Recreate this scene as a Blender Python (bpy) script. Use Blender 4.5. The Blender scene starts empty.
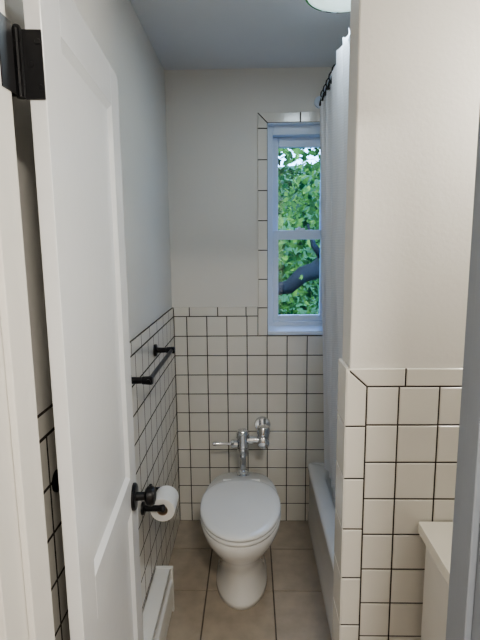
import bpy, bmesh, math, random
from mathutils import Vector, Matrix
random.seed(4)
C = bpy.context.scene.collection
try: bpy.context.scene.view_settings.look = 'AgX - Medium High Contrast'
except Exception: pass

# ---------------------------------------------------------------- materials
def mat(name, col, rough=0.5, metal=0.0, spec=0.5, noise=0.0, nscale=8.0, bump=0.0, bscale=60.0, coat=0.0):
    m = bpy.data.materials.new(name); m.use_nodes = True
    nt = m.node_tree; b = nt.nodes['Principled BSDF']
    b.inputs['Base Color'].default_value = (*col, 1)
    b.inputs['Roughness'].default_value = rough
    b.inputs['Metallic'].default_value = metal
    b.inputs['Specular IOR Level'].default_value = spec
    b.inputs['Coat Weight'].default_value = coat
    tc = nt.nodes.new('ShaderNodeTexCoord')
    if noise > 0:
        n = nt.nodes.new('ShaderNodeTexNoise'); n.inputs['Scale'].default_value = nscale
        n.inputs['Detail'].default_value = 5
        nt.links.new(tc.outputs['Object'], n.inputs['Vector'])
        r = nt.nodes.new('ShaderNodeValToRGB')
        r.color_ramp.elements[0].position = 0.3; r.color_ramp.elements[1].position = 0.7
        r.color_ramp.elements[0].color = (*[c*(1-noise) for c in col], 1)
        r.color_ramp.elements[1].color = (*[min(1, c*(1+noise)) for c in col], 1)
        nt.links.new(n.outputs['Fac'], r.inputs['Fac'])
        nt.links.new(r.outputs['Color'], b.inputs['Base Color'])
    if bump > 0:
        n2 = nt.nodes.new('ShaderNodeTexNoise'); n2.inputs['Scale'].default_value = bscale
        n2.inputs['Detail'].default_value = 3
        nt.links.new(tc.outputs['Object'], n2.inputs['Vector'])
        bp = nt.nodes.new('ShaderNodeBump'); bp.inputs['Strength'].default_value = bump
        bp.inputs['Distance'].default_value = 0.002
        nt.links.new(n2.outputs['Fac'], bp.inputs['Height'])
        nt.links.new(bp.outputs['Normal'], b.inputs['Normal'])
    return m

M_wall   = mat('wall_paint', (0.77, 0.75, 0.71), 0.6, noise=0.02, nscale=2, bump=0.25, bscale=90)
M_ceil   = mat('ceiling_paint', (0.72, 0.74, 0.77), 0.7, noise=0.02, nscale=2)
M_tile   = mat('wall_tile_glaze', (0.78, 0.755, 0.70), 0.15, noise=0.03, nscale=5, bump=0.08, bscale=12)
M_grout  = mat('wall_grout', (0.040, 0.031, 0.025), 0.9, noise=0.3, nscale=30)
M_ftile  = mat('floor_tile', (0.45, 0.385, 0.31), 0.42, noise=0.11, nscale=14, bump=0.15, bscale=40)
M_fgrout = mat('floor_grout', (0.17, 0.145, 0.12), 0.9, noise=0.2, nscale=30)
M_door   = mat('door_paint', (0.85, 0.865, 0.885), 0.2, noise=0.01, nscale=3, bump=0.12, bscale=35)
M_trim   = mat('trim_paint', (0.80, 0.785, 0.75), 0.35, noise=0.02, nscale=3, bump=0.15, bscale=40)
M_trimshade  = mat('trim_paint_shaded', (0.32, 0.35, 0.40), 0.4, noise=0.03, nscale=3, bump=0.15, bscale=40)  # shaded copy of the trim paint, the right jamb's shade put into its colour
M_black  = mat('black_metal', (0.010, 0.010, 0.012), 0.35, metal=0.3, noise=0.1, nscale=20)
M_chrome = mat('chrome', (0.75, 0.76, 0.78), 0.10, metal=1.0, noise=0.02)
M_porc   = mat('porcelain', (0.85, 0.84, 0.82), 0.10, noise=0.01, coat=0.3)
M_seat   = mat('seat_plastic', (0.84, 0.84, 0.83), 0.22, noise=0.01)
M_tub    = mat('tub_enamel', (0.86, 0.86, 0.86), 0.18, noise=0.01)
M_vinyl  = mat('window_vinyl', (0.70, 0.79, 0.93), 0.4, noise=0.01)
M_heater = mat('heater_enamel', (0.80, 0.79, 0.75), 0.4, noise=0.03)
M_fin    = mat('heater_fin', (0.25, 0.25, 0.25), 0.5, metal=0.7, noise=0.1)
M_paper  = mat('tissue_paper', (0.86, 0.86, 0.84), 0.95, noise=0.02, nscale=40)
M_core   = mat('cardboard', (0.35, 0.26, 0.18), 0.9, noise=0.1)
M_counter= mat('cultured_marble', (0.88, 0.85, 0.77), 0.2, noise=0.03, nscale=4)
M_cab    = mat('cabinet_paint', (0.76, 0.74, 0.70), 0.4, noise=0.02)
M_hallfl = mat('hall_wood', (0.25, 0.15, 0.08), 0.4, noise=0.2, nscale=3)
M_bark   = mat('bark', (0.020, 0.022, 0.028), 0.9, noise=0.4, nscale=6, bump=0.6, bscale=12)
M_grass  = mat('lawn', (0.05, 0.10, 0.03), 0.95, noise=0.4, nscale=3)
M_hill   = mat('hillside_scrub', (0.05, 0.13, 0.05), 0.95, noise=0.7, nscale=1.5, bump=1, bscale=3)

def leafmat():
    m = bpy.data.materials.new('leaf'); m.use_nodes = True; nt = m.node_tree
    for n in list(nt.nodes): nt.nodes.remove(n)
    o = nt.nodes.new('ShaderNodeOutputMaterial'); mx = nt.nodes.new('ShaderNodeMixShader')
    d = nt.nodes.new('ShaderNodeBsdfDiffuse'); t = nt.nodes.new('ShaderNodeBsdfTranslucent')
    tc = nt.nodes.new('ShaderNodeTexCoord'); n = nt.nodes.new('ShaderNodeTexNoise')
    n.inputs['Scale'].default_value = 2.0; n.inputs['Detail'].default_value = 7
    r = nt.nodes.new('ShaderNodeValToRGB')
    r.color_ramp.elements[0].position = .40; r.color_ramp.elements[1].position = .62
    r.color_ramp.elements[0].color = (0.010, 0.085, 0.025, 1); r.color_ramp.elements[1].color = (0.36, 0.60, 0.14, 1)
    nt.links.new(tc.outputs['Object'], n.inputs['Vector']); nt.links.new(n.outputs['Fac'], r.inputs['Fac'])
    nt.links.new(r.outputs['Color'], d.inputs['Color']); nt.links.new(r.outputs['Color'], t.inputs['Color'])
    mx.inputs[0].default_value = .35
    nt.links.new(d.outputs[0], mx.inputs[1]); nt.links.new(t.outputs[0], mx.inputs[2]); nt.links.new(mx.outputs[0], o.inputs[0])
    return m
M_leaf = leafmat()

def curtainmat():
    m = bpy.data.materials.new('curtain_fabric'); m.use_nodes = True; nt = m.node_tree
    for n in list(nt.nodes): nt.nodes.remove(n)
    o = nt.nodes.new('ShaderNodeOutputMaterial'); mx = nt.nodes.new('ShaderNodeMixShader')
    d = nt.nodes.new('ShaderNodeBsdfDiffuse'); t = nt.nodes.new('ShaderNodeBsdfTranslucent')
    w = nt.nodes.new('ShaderNodeTexWave'); w.inputs['Scale'].default_value = 30; w.bands_direction = 'Z'
    tc = nt.nodes.new('ShaderNodeTexCoord'); r = nt.nodes.new('ShaderNodeValToRGB')
    r.color_ramp.elements[0].color = (.83, .85, .89, 1); r.color_ramp.elements[1].color = (.88, .90, .94, 1)
    nt.links.new(tc.outputs['Object'], w.inputs['Vector']); nt.links.new(w.outputs['Fac'], r.inputs['Fac'])
    nt.links.new(r.outputs['Color'], d.inputs['Color']); nt.links.new(r.outputs['Color'], t.inputs['Color'])
    mx.inputs[0].default_value = .2
    nt.links.new(d.outputs[0], mx.inputs[1]); nt.links.new(t.outputs[0], mx.inputs[2]); nt.links.new(mx.outputs[0], o.inputs[0])
    return m
M_curt = curtainmat()

def glassmat():
    m = bpy.data.materials.new('window_glass'); m.use_nodes = True; nt = m.node_tree
    for n in list(nt.nodes): nt.nodes.remove(n)
    o = nt.nodes.new('ShaderNodeOutputMaterial'); mx = nt.nodes.new('ShaderNodeMixShader')
    t = nt.nodes.new('ShaderNodeBsdfTransparent'); g = nt.nodes.new('ShaderNodeBsdfGlossy')
    t.inputs[0].default_value = (.84, .94, 1, 1)
    g.inputs['Roughness'].default_value = .02; mx.inputs[0].default_value = .05
    nt.links.new(t.outputs[0], mx.inputs[1]); nt.links.new(g.outputs[0], mx.inputs[2]); nt.links.new(mx.outputs[0], o.inputs[0])
    return m
M_glass = glassmat()

def emit(name, col, s):
    m = bpy.data.materials.new(name); m.use_nodes = True; nt = m.node_tree
    b = nt.nodes['Principled BSDF']; b.inputs['Base Color'].default_value = (.8, .8, .8, 1)
    b.inputs['Emission Color'].default_value = (*col, 1); b.inputs['Emission Strength'].default_value = s
    return m

# ---------------------------------------------------------------- helpers
def make(name, bm, mats, parent=None, smooth=False, bevel=0, seg=2, recalc=True, auto=None):
    if recalc: bmesh.ops.recalc_face_normals(bm, faces=bm.faces)
    me = bpy.data.meshes.new(name); bm.to_mesh(me); bm.free()
    if not isinstance(mats, (list, tuple)): mats = [mats]
    for m in mats: me.materials.append(m)
    ob = bpy.data.objects.new(name, me); C.objects.link(ob)
    if smooth:
        for p in me.polygons: p.use_smooth = True
    if bevel > 0:
        md = ob.modifiers.new('bevel', 'BEVEL'); md.width = bevel; md.segments = seg; md.limit_method = 'ANGLE'
        md.angle_limit = math.radians(40)
    if parent: ob.parent = parent
    return ob

def empty(name, loc=(0, 0, 0)):
    e = bpy.data.objects.new(name, None); e.empty_display_size = .05; C.objects.link(e); e.location = loc
    return e

def addbox(bm, a, b, mi=0):
    x0, y0, z0 = a; x1, y1, z1 = b
    v = [bm.verts.new(p) for p in [(x0,y0,z0),(x1,y0,z0),(x1,y1,z0),(x0,y1,z0),(x0,y0,z1),(x1,y0,z1),(x1,y1,z1),(x0,y1,z1)]]
    for f in [(3,2,1,0),(4,5,6,7),(0,1,5,4),(1,2,6,5),(2,3,7,6),(3,0,4,7)]:
        fc = bm.faces.new([v[i] for i in f]); fc.material_index = mi

def boxes(name, lst, mats, parent=None, bevel=0, seg=2):
    bm = bmesh.new()
    for it in lst: addbox(bm, it[0], it[1], it[2] if len(it) > 2 else 0)
    return make(name, bm, mats, parent, bevel=bevel, seg=seg)

def loft(bm, rings, cap0=True, cap1=True, mi=0):
    vr = [[bm.verts.new(p) for p in r] for r in rings]
    n = len(vr[0])
    for a, b in zip(vr, vr[1:]):
        for i in range(n):
            f = bm.faces.new([a[i], a[(i+1) % n], b[(i+1) % n], b[i]]); f.material_index = mi
    if cap0: f = bm.faces.new(vr[0][::-1]); f.material_index = mi
    if cap1: f = bm.faces.new(vr[-1]); f.material_index = mi

def lathe(bm, p0, axis, prof, n=28, mi=0, caps=True):
    ax = Vector(axis).normalized(); p0 = Vector(p0)
    t = Vector((0, 0, 1)) if abs(ax.z) < .9 else Vector((1, 0, 0))
    u = ax.cross(t).normalized(); w = ax.cross(u)
    rings = []
    for d, r in prof:
        r = max(r, 1e-4)
        rings.append([p0 + ax*d + (u*math.cos(2*math.pi*i/n) + w*math.sin(2*math.pi*i/n))*r for i in range(n)])
    loft(bm, rings, caps, caps, mi)

def tube(bm, pts, r, n=16, mi=0):
    pts = [Vector(p) for p in pts]; rings = []
    for i, p in enumerate(pts):
        d = (pts[min(i+1, len(pts)-1)] - pts[max(i-1, 0)]).normalized()
        t = Vector((0, 0, 1)) if abs(d.z) < .9 else Vector((0, 1, 0))
        u = d.cross(t).normalized(); w = d.cross(u)
        rr = r[i] if isinstance(r, (list, tuple)) else r
        rings.append([p + (u*math.cos(2*math.pi*k/n) + w*math.sin(2*math.pi*k/n))*rr for k in range(n)])
    loft(bm, rings, True, True, mi)

def inset(poly, d):
    n = len(poly); out = []
    for i in range(n):
        p0, p1, p2 = poly[i-1], poly[i], poly[(i+1) % n]
        e1 = (p1[0]-p0[0], p1[1]-p0[1]); e2 = (p2[0]-p1[0], p2[1]-p1[1])
        l1 = math.hypot(*e1); l2 = math.hypot(*e2)
        n1 = (-e1[1]/l1, e1[0]/l1); n2 = (-e2[1]/l2, e2[0]/l2)
        k = 1 + n1[0]*n2[0] + n1[1]*n2[1]
        out.append((p1[0] + d*(n1[0]+n2[0])/k, p1[1] + d*(n1[1]+n2[1])/k))
    return out

def R(u0, v0, u1, v1): return [(u0, v0), (u1, v0), (u1, v1), (u0, v1)]

def tiles(name, O, U, V, N, polys, grouts, mats, parent, h=.009, gap=.0042, bev=.0014, gh=.0055):
    O, U, V, N = map(Vector, (O, U, V, N)); bm = bmesh.new()
    P = lambda q, hh: O + U*q[0] + V*q[1] + N*hh
    for p in polys:
        a = inset(p, gap/2); b = inset(p, gap/2 + bev)
        loft(bm, [[P(q, 0.001) for q in a], [P(q, h-bev) for q in a], [P(q, h) for q in b]], False, True, 0)
    for g in grouts:
        loft(bm, [[P(q, 0) for q in g], [P(q, gh) for q in g]], False, True, 1)
    return make(name, bm, mats, parent)

def grid(u0, u1, v0, v1, uo, vo, pu, pv, minw=.012):
    def cuts(a, b, o, p):
        k = math.ceil((a - o)/p + 1e-6); c = [a]
        while o + k*p < b - 1e-6: c.append(o + k*p); k += 1
        c.append(b)
        if c[1]-c[0] < minw: c.pop(0+1)
        if len(c) > 2 and c[-1]-c[-2] < minw: c.pop(-2)
        return c
    cu, cv = cuts(u0, u1, uo, pu), cuts(v0, v1, vo, pv)
    return [R(a, c, b, d) for a, b in zip(cu, cu[1:]) for c, d in zip(cv, cv[1:])]

T = .108; RT = .108*11; CAP = 1.24
TM = [M_tile, M_grout]

# ---------------------------------------------------------------- room shell
XL, XR, YB, YF, ZC = -.428, 1.05, 2.549, .74, 2.43
wx0, wx1, wz0, wz1 = .085, .43, 1.09, 2.17
wall_back = boxes('wall_back', [((-.55, YB, -.05), (wx0, YB+.17, ZC+.05)), ((wx1, YB, -.05), (1.2, YB+.17, ZC+.05)),
                  ((wx0, YB, -.05), (wx1, YB+.17, wz0)), ((wx0, YB, wz1), (wx1, YB+.17, ZC+.05))], M_wall)
wall_left = boxes('wall_left', [((-.55, YF, -.05), (XL, YB, ZC+.05))], M_wall)
wall_right = boxes('wall_right', [((XR, -1.3, -.05), (1.2, YB, ZC+.05))], M_wall)
wall_partition = boxes('wall_partition', [((.262, 1.259, 0), (XR, 1.37, ZC))], M_wall, bevel=.004)
wall_front = boxes('wall_front', [((-1.1, .60, -.05), (-.37, YF, ZC)), ((.35, .60, -.05), (XR, YF, ZC)),
                   ((-.37, .60, 2.08), (.35, YF, ZC))], M_wall)
wall_hall_left = boxes('wall_hall_left', [((-1.2, -1.3, -.05), (-1.1, .74, ZC+.05))], M_wall)
wall_hall_back = boxes('wall_hall_back', [((-1.2, -1.4, -.05), (1.2, -1.3, ZC+.05))], M_wall)
ceiling = boxes('ceiling', [((-1.2, -1.4, ZC), (1.2, YB+.17, ZC+.12))], M_ceil)
floor = boxes('floor', [((-.55, .60, -.10), (1.2, YB+.1, -.006))], M_fgrout)
floor_hall = boxes('floor_hall', [((-1.2, -1.4, -.10), (1.2, .60, -.002))], M_hallfl)
tiles('floor_tiles', (0, 0, -.007), (1, 0, 0), (0, 1, 0), (0, 0, 1),
      grid(XL, XR, .66, YB, -.215, 1.98, .305, .305), [], [M_ftile, M_fgrout], floor, h=.007, gap=.006, bev=.001)
boxes('threshold', [((-.35, .58, -.005), (.33, .66, .006))], M_trim, floor, bevel=.003)

def caprow(u0, u1, v0, v1, start, step=.152):
    return [p for p in grid(u0, u1, v0, v1, start, v0, step, 10)]
pb = grid(-.42, .482, 0, 10*T, -.3505, 0, T, T) + grid(-.42, .033, 10*T, 11*T, -.3505, 0, T, T)
pb += caprow(-.42, .033, RT, CAP, -.335)
tz = 2.222; tb = 10*T
k = tb; st = []
while k < tz-.06: st.append((k, min(k+.152, tz if k+.152 > tz-.03 else k+.152))); k += .152
for a, b in st:
    last = b >= tz-.001
    pb.append([(.033, a), (wx0, a), (wx0, wz1 if last else b), (.033, b)])
    pb.append([(wx1, a), (.482, a), (.482, b), (wx1, wz1 if last else b)])
pb.append([(wx0, wz1), (.25, wz1), (.25, tz), (.033, tz)])
pb.append([(.25, wz1), (wx1, wz1), (.482, tz), (.25, tz)])
pb += grid(.482, XR, 0, 2.0, -.3505, 0, T, T)
gb = [R(-.42, 0, .482, tb), R(-.42, tb, .033, CAP-.003), R(.036, tb, wx0, tz-.003), R(wx1, tb, .482, tz-.003),
      R(wx0, wz1, wx1, tz-.003), R(.482, 0, XR, 2.0)]
tiles('wall_back_tiles', (0, YB, 0), (1, 0, 0), (0, 0, 1), (0, -1, 0), pb, gb, TM, wall_back, gap=.0046)

pl = grid(YF, 2.54, 0, RT, 2.54, 0, T, T) + caprow(YF, 2.54, RT, CAP, 2.54-.152*20)
tiles('wall_left_tiles', (XL, 0, 0), (0, 1, 0), (0, 0, 1), (1, 0, 0), pl, [R(YF, 0, 2.54, CAP-.003)], TM, wall_left, h=.008, gap=.0062, gh=.0078, bev=.0007)

pp = []
zs = [CAP, 1.076]
while zs[-1] - .152 > 0: zs.append(zs[-1]-.152)
zs.append(0)
for a, b in zip(zs, zs[1:]):
    if a == CAP: pp.append([(.251, b), (.308, b), (.308, RT), (.251, CAP)])
    else: pp.append(R(.251, b, .308, a))
pp.append([(.308, RT), (.41, RT), (.41, CAP), (.251, CAP)])
pp += caprow(.41, XR, RT, CAP, .41)
pp += grid(.394, XR, 0, RT, .394, 0, T, T) + grid(.308, .394, 0, RT, .308, 0, .2, T)
tiles('wall_partition_tiles', (0, 1.259, 0), (1, 0, 0), (0, 0, 1), (0, -1, 0), pp, [R(.255, 0, XR, CAP-.003)], TM, wall_partition, bev=.0022, gap=.0042)
ps = [R(-1.37, b, -1.2505, a) for a, b in zip(zs, zs[1:])]
tiles('wall_partition_end_tiles', (.262, 0, 0), (0, -1, 0), (0, 0, 1), (-1, 0, 0), ps, [R(-1.37, 0, -1.254, CAP-.003)], TM, wall_partition, h=.011, gh=.008)
tiles('wall_right_tiles', (XR, 0, 0), (0, -1, 0), (0, 0, 1), (-1, 0, 0), grid(-2.54, -1.37, .3, 2.0, -2.54, 0, T, T), [R(-2.54, .3, -1.37, 2.0)], TM, wall_right)

# ---------------------------------------------------------------- door frame + trim
trim = boxes('trim_1', [
    ((-.37, .595, 0), (-.352, .745, 2.06)), ((-.352, .655, 0), (-.341, .695, 2.05)),
    ((-.45, .58, 0), (-.362, .60, 2.14)), ],
    M_trim, bevel=.002)
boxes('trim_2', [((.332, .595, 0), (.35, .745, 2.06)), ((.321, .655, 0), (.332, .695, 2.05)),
    ((.342, .58, 0), (.43, .60, 2.14)), ((.342, .74, 0), (.43, .757, 2.14))], M_trimshade, bevel=.002)  # right jamb, its shade painted in through the darker bluish colour
boxes('trim_3', [((-.37, .595, 2.06), (.35, .745, 2.08)), ((-.45, .58, 2.07), (.43, .60, 2.15))], M_trim, bevel=.002)

# ---------------------------------------------------------------- door
door = empty('door_1', (-.317, .785, 0)); door.rotation_euler = (0, 0, math.radians(4.4))
W, TH, H = .61, .026, 2.025
def doorleaf():
    bm = bmesh.new(); s = .098
    panels = [(s, .90, W-s, 1.925), (s, .20, W-s, .80)]
    addbox(bm, (-TH, 0, .012), (0, s, H)); addbox(bm, (-TH, W-s, .012), (0, W, H))
    addbox(bm, (-TH, s, 1.925), (0, W-s, H)); addbox(bm, (-TH, s, .80), (0, W-s, .90)); addbox(bm, (-TH, s, .012), (0, W-s, .20))
    for (a, b, c, d) in panels:
        addbox(bm, (-TH+.010, a-.001, b-.001), (-.010, c+.001, d+.001))
        for sx, x0, x1 in ((1, -.0008, -.0099), (-1, -TH+.0008, -TH+.0099)):
            o = [(x0, a, b), (x0, c, b), (x0, c, d), (x0, a, d)]; w = .014
            i = [(x1, a+w, b+w), (x1, c-w, b+w), (x1, c-w, d-w), (x1, a+w, d-w)]
            loft(bm, [o, i], False, False)
    return make('leaf', bm, M_door, door, bevel=.0015, recalc=True)
doorleaf()
def handle():
    bm = bmesh.new(); y, z = W-.062, .825
    for s, x in ((1, 0), (-1, -TH)):
        lathe(bm, (x, y, z), (s, 0, 0), [(0, .040), (.006, .040), (.010, .036), (.0105, .013), (.035, .012), (.036, .020), (.042, .028), (.055, .030), (.064, .025), (.067, .012)] if s > 0 else
              [(0, .03), (.004, .03), (.0045, .012), (.006, .010)], mi=0)
    ob = make('knob', bm, M_black, door, smooth=True); 
    md = ob.modifiers.new('e', 'EDGE_SPLIT'); md.split_angle = math.radians(40)
    boxes('latch_plate', [((-TH+.004, W-.001, z-.03), (-.004, W+.0015, z+.03))], M_black, door)
handle()
def hinges():
    bm = bmesh.new()
    for z in (1.845, .22):
        addbox(bm, (-TH-.004, -.003, z-.05), (-.001, 0.0005, z+.05))
        addbox(bm, (-TH-.028, -.012, z-.048), (-TH-.004, -.008, z+.048))
        for q in range(5):
            lathe(bm, (-TH-.010, -.006, z-.05+q*.02+.0005), (0, 0, 1), [(0, .0068), (.019, .0068)], n=14)
        lathe(bm, (-TH-.010, -.006, z+.05), (0, 0, 1), [(0, .0068), (.004, .005), (.006, .002)], n=14)
    for z in (1.845, .22):
        for dz in (-.033, 0, .033):
            lathe(bm, (-TH/2+(.006 if dz else -.006), -.003, z+dz), (0, -1, 0), [(0, .0045), (.001, .004)], n=12)
    make('hinge_leaves', bm, M_black, door)
hinges()
boxes('hinge_jamb_leaves', [((-.3525, .715, z-.05), (-.350, .755, z+.05)) for z in (1.845, .22)], M_black, trim)

# ---------------------------------------------------------------- window
win = empty('window_1')
yi = YB+.035
fr = [((wx0, yi, 1.12), (wx0+.03, yi+.12, wz1)), ((wx1-.03, yi, 1.12), (wx1, yi+.12, wz1)),
      ((wx0+.03, yi, wz1-.05), (wx1-.03, yi+.12, wz1)), ((wx0+.03, yi, 1.12), (wx1-.03, yi+.12, 1.15))]
boxes('frame', fr, M_vinyl, win, bevel=.003)
def sash(nm, y, z0, z1, rb, rt):
    a, b = wx0+.03, wx1-.03; s = .03
    boxes(nm, [((a, y, z0), (a+s, y+.032, z1)), ((b-s, y, z0), (b, y+.032, z1)),
               ((a+s, y, z0), (b-s, y+.032, z0+rb)), ((a+s, y, z1-rt), (b-s, y+.032, z1))], M_vinyl, win, bevel=.003)
    boxes(nm+'_glass', [((a+s-.004, y+.014, z0+rb-.004), (b-s+.004, y+.017, z1-rt+.004))], M_glass, win)
sash('lower_sash', yi+.02, 1.15, 1.64, .032, .05)
sash('upper_sash', yi+.056, 1.60, wz1-.05, .035, .05)
boxes('sash_lock', [((.235, yi+.022, 1.64), (.285, yi+.046, 1.65)), ((.25, yi+.015, 1.65), (.262, yi+.04, 1.657))], M_vinyl, win, bevel=.002)
bm = bmesh.new()
loft(bm, [[(x, YB-.016, 1.085), (x, YB-.016, 1.105), (x, YB+.05, 1.135), (x, YB+.12, 1.135), (x, YB+.12, 1.085)] for x in (wx0+.001, wx1-.001)])
make('sill', bm, M_vinyl, win, bevel=.003)
boxes('reveal_liner', [((wx0, YB-.006, wz0), (wx0+.004, yi, wz1)), ((wx1-.004, YB-.006, wz0), (wx1, yi, wz1)), ((wx0, YB-.006, wz1-.004), (wx1, yi, wz1))], M_vinyl, win)

# ---------------------------------------------------------------- toilet
TX, TY = -.056, 2.005
toilet = empty('toilet', (TX, TY, 0))
def egg(z, yc, hw, hf, hb, eb=2.6, n=48, ox=0, ef=2.0):
    pts = []
    for i in range(n):
        t = 2*math.pi*i/n; c, s = math.cos(t), math.sin(t)
        e = ef if s < 0 else eb
        x = hw*math.copysign(abs(c)**(2/e), c); y = (hf if s < 0 else hb)*math.copysign(abs(s)**(2/e), s)
        pts.append((ox+x, yc+y-2.05, z))
    return pts
bm = bmesh.new()
R_ = [(0, 2.12, .122, .215, .22), (.02, 2.12, .120, .213, .22), (.035, 2.12, .112, .205, .21), (.09, 2.12, .102, .19, .20),
      (.15, 2.11, .103, .185, .20), (.20, 2.09, .113, .19, .23), (.25, 2.07, .133, .215, .26), (.30, 2.05, .155, .245, .29),
      (.34, 2.04, .170, .265, .335), (.365, 2.04, .178, .273, .36), (.385, 2.04, .180, .275, .365), (.392, 2.04, .176, .271, .361), (.393, 2.04, .12, .2, .25)]
loft(bm, [egg(z, y, w, f, b, 3.0) for z, y, w, f, b in R_])
make('bowl', bm, M_porc, toilet, smooth=True)
bm = bmesh.new()
loft(bm, [egg(z, 2.03, w, f, b, 2.5, ef=2.05) for z, w, f, b in [(.394, .168, .262, .2), (.396, .174, .268, .205), (.404, .177, .271, .207), (.411, .175, .269, .205), (.413, .168, .262, .2)]])
make('seat', bm, M_seat, toilet, smooth=True)
bm = bmesh.new()
loft(bm, [egg(z, 2.03, w, f, b, 2.4, ef=2.05) for z, w, f, b in [(.4155, .168, .262, .205), (.418, .176, .270, .212), (.425, .179, .273, .214), (.431, .177, .271, .212), (.435, .170, .263, .204), (.437, .148, .24, .18), (.439, .08, .15, .1)]])
make('lid', bm, M_seat, toilet, smooth=True)
bm = bmesh.new()
for x in (-.07, .07):
    lathe(bm, (x-.02, .205, .415), (1, 0, 0), [(0, .011), (.04, .011)], n=16)
    lathe(bm, (x, .205, .393), (0, 0, 1), [(0, .014), (.012, .013)], n=16)
make('seat_hinges', bm, M_seat, toilet)
fy = .322; ox = .006
bm = bmesh.new()
lathe(bm, (ox, fy, .390), (0, 0, 1), [(0, .034), (.008, .034), (.014, .025), (.03, .025), (.033, .0165), (.105, .0165), (.106, .022), (.125, .022), (.126, .0265), (.145, .029), (.15, .029), (.151, .026),
      (.175, .028), (.205, .028), (.206, .034), (.228, .034), (.231, .031), (.243, .025), (.249, .010)])
lathe(bm, (ox-.026, fy, .392+.168), (-1, 0, 0), [(0, .020), (.018, .020), (.019, .023), (.034, .021), (.035, .008), (.05, .007), (.105, .0085), (.118, .011), (.126, .009), (.13, .003)], n=20)
lathe(bm, (ox+.02, fy, .392+.190), (1, 0, 0), [(0, .018), (.012, .018), (.013, .024), (.032, .024), (.033, .018), (.075, .018)], n=20)
sx = .105+ox
lathe(bm, (sx, fy, .392+.15), (0, 0, 1), [(0, .012), (.005, .024), (.01, .030), (.075, .030), (.076, .034), (.098, .034), (.110, .028), (.116, .012)], n=24)
lathe(bm, (sx, fy, .392+.190), (0, -1, 0), [(0, .022), (.03, .022), (.031, .029), (.047, .029), (.052, .022), (.053, .006)], n=24)
LY = 2.54-(TY+fy)
lathe(bm, (sx, fy, .392+.190), (0, 1, 0), [(0, .02), (LY-.012, .02), (LY-.012, .04), (LY-.006, .042), (LY-.001, .045)], n=24)
ob = make('flush_valve', bm, M_chrome, toilet, smooth=True)
md = ob.modifiers.new('e', 'EDGE_SPLIT'); md.split_angle = math.radians(35)

# ---------------------------------------------------------------- bathtub
def rr(x0, x1, y0, y1, z, r, n=8):
    pts = []
    for cx, cy, a0 in ((x1-r, y1-r, 0), (x0+r, y1-r, 90), (x0+r, y0+r, 180), (x1-r, y0+r, 270)):
        for i in range(n+1):
            a = math.radians(a0 + 90*i/n); pts.append((cx+r*math.cos(a), cy+r*math.sin(a), z))
    return pts
bm = bmesh.new(); tx0, tx1, ty0, ty1 = .305, 1.041, 1.372, 2.538
o = lambda d, z, r=.006: rr(tx0+d, tx1, ty0, ty1, z, r)
rings = [o(.006, 0), o(.006, .05), o(.012, .07), o(.012, .29), o(.004, .315), o(0, .335, .008), o(.004, .35, .01), o(.014, .357, .014),
         rr(tx0+.065, tx1-.05, ty0+.06, ty1-.06, .357, .12), rr(tx0+.08, tx1-.06, ty0+.075, ty1-.075, .345, .12),
         rr(tx0+.10, tx1-.08, ty0+.1, ty1-.12, .25, .12), rr(tx0+.13, tx1-.11, ty0+.14, ty1-.2, .10, .12), rr(tx0+.18, tx1-.16, ty0+.2, ty1-.26, .07, .1)]
loft(bm, rings)
ob = make('bathtub', bm, M_tub, smooth=True); md = ob.modifiers.new('e', 'EDGE_SPLIT'); md.split_angle = math.radians(50)

# ---------------------------------------------------------------- shower curtain
curt = empty('shower_curtain')
bm = bmesh.new(); ny, nz = 170, 24; y0, y1 = 1.76, 2.46
vs = []
def sst(a, b, x):
    t = max(0, min(1, (x-a)/(b-a))); return t*t*(3-2*t)
for j in range(nz+1):
    f = j/nz; row = []
    for i in range(ny+1):
        g = i/ny; y = y0 + (y1-y0)*g
        zt = 2.222 + .055*(1-sst(.2, .45, g))
        z = zt - f*(zt-.372)
        amp = .011 + .019*min(1, f*2.5)
        ph = g*2*math.pi*7
        x = .340 + .074*f + .004*min(1, f*4) - .008*(1-sst(.2, .45, g))*(1-min(1, f*4)) + amp*math.sin(ph + .6*math.sin(f*3+g*5)) + .006*math.sin(g*13+f*4)
        yy = y + .009*math.sin(2*ph)
        zz = z + (.010*abs(math.cos(ph/2)) if j == 0 else 0)
        row.append(bm.verts.new((x, yy, zz)))
    vs.append(row)
for j in range(nz):
    for i in range(ny): bm.faces.new([vs[j][i], vs[j][i+1], vs[j+1][i+1], vs[j+1][i]])
make('fabric', bm, M_curt, curt, smooth=True)
bm = bmesh.new(); tube(bm, [(.348, 1.371, 2.265), (.348, 2.549, 2.265)], .010)
lathe(bm, (.348, 2.549, 2.265), (0, -1, 0), [(0, .03), (.012, .027), (.013, .014)]); lathe(bm, (.348, 1.370, 2.265), (0, 1, 0), [(0, .03), (.012, .027), (.013, .014)])
make('rod', bm, M_vinyl, curt, smooth=False)
bm = bmesh.new()
for q in range(5):
    y = 2.09 + .08*q
    pts = [(.348+.016*math.sin(a), y, 2.262+.022*math.cos(a)) for a in [math.radians(v) for v in range(0, 361, 30)]]
    tube(bm, pts, .003, n=8); tube(bm, [(.336, y, 2.245), (.328, y, 2.212)], .005, n=8)
make('rings', bm, M_black, curt)

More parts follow.
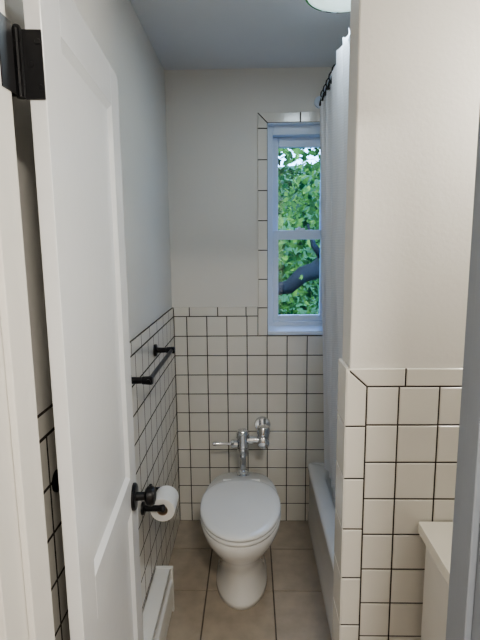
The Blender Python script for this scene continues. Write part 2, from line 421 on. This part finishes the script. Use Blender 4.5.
# ---------------------------------------------------------------- towel bar / hook
def towelbar(y0, y1, z, name='towel_bar', x=-.345):
    t = empty(name, (XL+.008, (y0+y1)/2, z)); L = (y1-y0)/2; X = x-(XL+.008)
    bm = bmesh.new()
    for s in (-1, 1):
        lathe(bm, (.0005, s*L*.93, 0), (1, 0, 0), [(0, .026), (.008, .026), (.011, .022), (.012, .012), (.05, .011), (.052, .013), (X+.008, .015), (X+.013, .011)], n=24)
    tube(bm, [(X, -L, 0), (X, L, 0)], .008)
    make('bar_and_posts', bm, M_black, t)
towelbar(1.53, 2.03, 1.122)
hk = empty('wall_hook', (XL+.008, .95, 1.06))
bm = bmesh.new()
lathe(bm, (.0005, 0, .015), (1, 0, 0), [(0, .024), (.004, .024), (.006, .018), (.007, .008), (.016, .007)], n=20)
tube(bm, [(.014, 0, .015), (.016, 0, -.01), (.018, -.004, -.02), (.022, -.006, -.012)], .005, n=8)
make('hook', bm, M_black, hk)

# ---------------------------------------------------------------- toilet paper holder
tp = empty('toilet_paper_holder', (XL+.008, 1.74, .575)); X = .074
bm = bmesh.new()
for s in (-1, 1):
    lathe(bm, (.0005, s*.068, .012), (1, 0, 0), [(0, .024), (.008, .024), (.011, .018), (.012, .012), (X-.012, .011), (X+.004, .014), (X+.01, .013), (X+.014, .006)], n=24)
tube(bm, [(X, -.068, .008), (X, .068, .008)], .008)
make('bracket', bm, M_black, tp)
bm = bmesh.new()
lathe(bm, (X, -.053, -.006), (0, 1, 0), [(0, .021), (0, .045), (.002, .047), (.104, .047), (.106, .045), (.106, .021), (0, .021)], n=40, caps=False)
ob = make('paper_roll', bm, M_paper, tp, smooth=True); md = ob.modifiers.new('e', 'EDGE_SPLIT'); md.split_angle = math.radians(40)
bm = bmesh.new()
lathe(bm, (X, -.0535, -.006), (0, 1, 0), [(0, .0205), (.107, .0205), (.107, .019), (0, .019), (0, .0205)], n=30, caps=False)
make('paper_core', bm, M_core, tp)

# ---------------------------------------------------------------- baseboard heater
ht = empty('baseboard_heater', (-.419, 1.64, 0)); hy = .225
boxes('casing', [((0, -hy, .02), (.006, hy, .205)), ((0, -hy, .198), (.066, hy, .205)), ((.060, -hy, .175), (.066, hy, .205)),
                 ((.066, -hy, .03), (.072, hy, .150)), ((.052, -hy, .146), (.072, hy, .152)),
                 ((0, -hy-.002, .0), (.074, -hy+.018, .207)), ((0, hy-.018, .0), (.074, hy+.002, .207))], M_heater, ht, bevel=.0025)
boxes('fins', [((.01, -hy+.03+i*.012, .06), (.058, -hy+.031+i*.012, .13)) for i in range(33)], M_fin, ht)

# ---------------------------------------------------------------- vanity
van = empty('bathroom_vanity', (.460, 1.01, -.03))
bm = bmesh.new()
loft(bm, [rr(0, .588, -.235, .236, z, r, 6) for z, r in ((.80, .004), (.83, .006))], True, False)
top = rr(0, .588, -.235, .236, .83, .006, 6)
def ov(ax, ay, z):
    out = []
    for p in top:
        a = math.atan2(p[1], p[0]-.30); out.append((.30+ax*math.cos(a), ay*math.sin(a), z))
    return out
loft(bm, [top, ov(.19, .15, .83), ov(.18, .14, .822), ov(.15, .11, .75), ov(.08, .06, .70), ov(.02, .02, .695)], False, True)
bmesh.ops.remove_doubles(bm, verts=bm.verts, dist=.0005)
make('countertop_basin', bm, M_counter, van, bevel=.004)
boxes('cabinet', [((.03, -.225, .08), (.045, .225, .80)), ((.03, -.225, .03), (.585, -.21, .80)), ((.03, .21, .03), (.585, .225, .80)), ((.07, -.21, .03), (.085, .21, .09)),
                  ((.04, -.21, .08), (.585, .21, .095))], M_cab, van, bevel=.002)
boxes('doors', [((.017, -.218, .10), (.03, -.003, .77)), ((.017, .003, .10), (.03, .218, .77))], M_cab, van, bevel=.004)
bm = bmesh.new()
for y in (-.03, .03): lathe(bm, (.017, y, .60), (-1, 0, 0), [(0, .006), (.012, .006), (.014, .012), (.022, .012), (.025, .006)], n=16)
lathe(bm, (.54, 0, .83), (0, 0, 1), [(0, .025), (.01, .024), (.012, .014), (.12, .012)], n=20)
tube(bm, [(.54, 0, .94), (.52, 0, .955), (.47, 0, .955), (.43, 0, .94), (.42, 0, .92)], .010)
for y in (-.09, .09): lathe(bm, (.54, y, .83), (0, 0, 1), [(0, .022), (.02, .016), (.04, .02), (.055, .018)], n=16)
make('faucet_and_pulls', bm, M_chrome, van)

# ---------------------------------------------------------------- lights
cl = empty('ceiling_light', (.325, 1.755, ZC))
bm = bmesh.new(); lathe(bm, (0, 0, 0), (0, 0, -1), [(0, .145), (.036, .145), (.040, .141), (.040, .134), (.01, .134)], n=48); make('trim_ring', bm, M_chrome, cl)
bm = bmesh.new(); lathe(bm, (0, 0, -.01), (0, 0, -1), [(0, .133), (.024, .132), (.031, .117), (.034, .08), (.035, .02)], n=48); make('diffuser', bm, emit('diffuser_glow', (.75, 1.0, .93), .9), cl, smooth=True)
fl = empty('added_fill_light', (XR, 1.0, 2.0))  # out-of-view fixture, added to brighten the door face and partition
boxes('back_plate', [((-.03, -.16, -.05), (0, .16, .05))], M_chrome, fl, bevel=.004)
bm = bmesh.new()
for y in (-.1, 0, .1): lathe(bm, (-.03, y, 0), (-1, 0, 0), [(0, .02), (.02, .02), (.03, .035), (.06, .042), (.085, .034), (.1, .012)], n=24)
make('globes', bm, emit('fill_glow', (1, .93, .83), 6), fl, smooth=True)
hl = empty('hall_ceiling_light', (.28, -.35, ZC))
bm = bmesh.new(); lathe(bm, (0, 0, 0), (0, 0, -1), [(0, .14), (.02, .14), (.05, .11), (.07, .05), (.075, .01)], n=36); make('globe', bm, emit('hall_glow', (1, .92, .82), 6), hl, smooth=True)

def area(name, loc, rot, sx, sy, col, p):
    l = bpy.data.lights.new(name, 'AREA'); l.shape = 'RECTANGLE'; l.size = sx; l.size_y = sy; l.color = col; l.energy = p
    o = bpy.data.objects.new(name, l); C.objects.link(o); o.location = loc; o.rotation_euler = rot; return o
area('ceiling_lamp', (.325, 1.755, 2.37), (0, 0, 0), .2, .2, (.76, .9, 1.0), 3.4)
area('hall_lamp', (.28, -.35, 2.33), (0, 0, 0), .25, .25, (1, .94, .84), 27)
area('added_fill_lamp', (.92, 1.0, 2.0), (0, math.radians(75), 0), .1, .3, (1, .95, .86), 5)  # added fill aimed at the door face, belongs to the unseen fixture

# ---------------------------------------------------------------- outdoors
bm = bmesh.new()
addbox(bm, (-14, 2.9, -2.6), (16, 14, -2.5)); ground = make('ground_outside', bm, M_grass)
bm = bmesh.new()
rows = []
for j in range(13):
    f = j/12; y = 12 + 16*f; z = -2.5 + 7.0*sst(0, .55, f)
    rows.append([bm.verts.new((-18 + 2*i, y + random.uniform(-.4, .4), z + random.uniform(-.3, .5)*(j > 0))) for i in range(21)])
for a, b in zip(rows, rows[1:]):
    for i in range(20): bm.faces.new([a[i], a[i+1], b[i+1], b[i]])
make('hillside', bm, M_hill, ground, smooth=True)
tree = empty('tree', (1.9, 6.6, -2.5))
bm = bmesh.new()
def limb(pts, r): tube(bm, [Vector(p)-Vector((1.9, 6.6, -2.5)) for p in pts], r, n=10)
limb([(1.9, 6.6, -2.52), (1.85, 6.6, -1), (1.75, 6.5, .5), (1.7, 6.5, 2), (1.8, 6.5, 4), (1.9, 6.6, 6)], [.25, .2, .18, .15, .1, .04])
limb([(1.72, 6.5, 1.75), (1.2, 6.2, 1.42), (.95, 6.05, 1.38), (.8, 5.97, 1.24), (.62, 5.9, 1.19), (.45, 5.8, 1.05), (.1, 5.7, 1.0), (-.6, 5.6, 1.1)], [.14, .13, .115, .11, .10, .085, .06, .03])
limb([(1.7, 6.5, 2.2), (1.2, 6.6, 2.7), (.6, 6.8, 3.1), (-.4, 7, 3.6)], [.09, .07, .05, .02])
limb([(1.7, 6.5, 1.2), (2.4, 6.6, 2.2), (3.2, 6.7, 3)], [.12, .08, .03])
limb([(.9, 6.0, 1.36), (.75, 5.9, 1.55), (.68, 5.9, 1.8)], [.05, .035, .015])
make('trunk', bm, M_bark, tree, smooth=True)
V_, F_ = [], []
for q in range(34000):
    front = q % 40 == 0
    c = Vector((random.uniform(-3.5, 5) , random.uniform(5.5, 6.0) if front else random.uniform(6.1, 10.5), random.uniform(-2.4, 4.8))) - Vector((1.9, 6.6, -2.5))
    s = random.uniform(.05, .095)
    m = Matrix.Rotation(random.uniform(0, 6.28), 3, 'Z') @ Matrix.Rotation(random.uniform(-1.2, 1.2), 3, 'X') @ Matrix.Rotation(random.uniform(0, 6.28), 3, 'Y')
    b = len(V_)
    for p in ((-s, 0, 0), (-.2*s, .1*s, .5*s), (s, 0, 0), (-.2*s, -.1*s, -.5*s)): V_.append(c + m @ Vector(p))
    F_.append((b, b+1, b+2, b+3))
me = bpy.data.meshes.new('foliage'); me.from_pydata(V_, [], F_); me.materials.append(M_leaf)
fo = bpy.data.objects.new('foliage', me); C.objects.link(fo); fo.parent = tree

sun = bpy.data.lights.new('sun', 'SUN'); sun.energy = 5.5; sun.angle = .01; sun.color = (1, .97, .9)
so = bpy.data.objects.new('sun', sun); C.objects.link(so); so.rotation_euler = (math.radians(42), 0, math.radians(-25))
w = bpy.data.worlds.new('world'); bpy.context.scene.world = w; w.use_nodes = True; nt = w.node_tree
bg = nt.nodes['Background']; sk = nt.nodes.new('ShaderNodeTexSky'); sk.sky_type = 'NISHITA'; sk.sun_disc = False; sk.sun_elevation = math.radians(45)
mm = nt.nodes.new('ShaderNodeMix'); mm.data_type = 'RGBA'; mm.blend_type = 'MULTIPLY'; mm.inputs[0].default_value = 1; mm.inputs[7].default_value = (.66, .85, 1.18, 1)
nt.links.new(sk.outputs[0], mm.inputs[6]); nt.links.new(mm.outputs[2], bg.inputs[0]); bg.inputs[1].default_value = .8

# ---------------------------------------------------------------- camera
cam = bpy.data.cameras.new('camera'); co = bpy.data.objects.new('camera', cam); C.objects.link(co)
cam.sensor_fit = 'VERTICAL'; cam.sensor_height = 36; cam.lens = 27.0; cam.clip_start = .02
co.matrix_world = Matrix.Translation((0, 0, 1.57)) @ Matrix.Rotation(math.radians(1.43), 4, 'Z') @ Matrix.Rotation(math.radians(81), 4, 'X') @ Matrix.Rotation(math.radians(-.6), 4, 'Z')
bpy.context.scene.camera = co
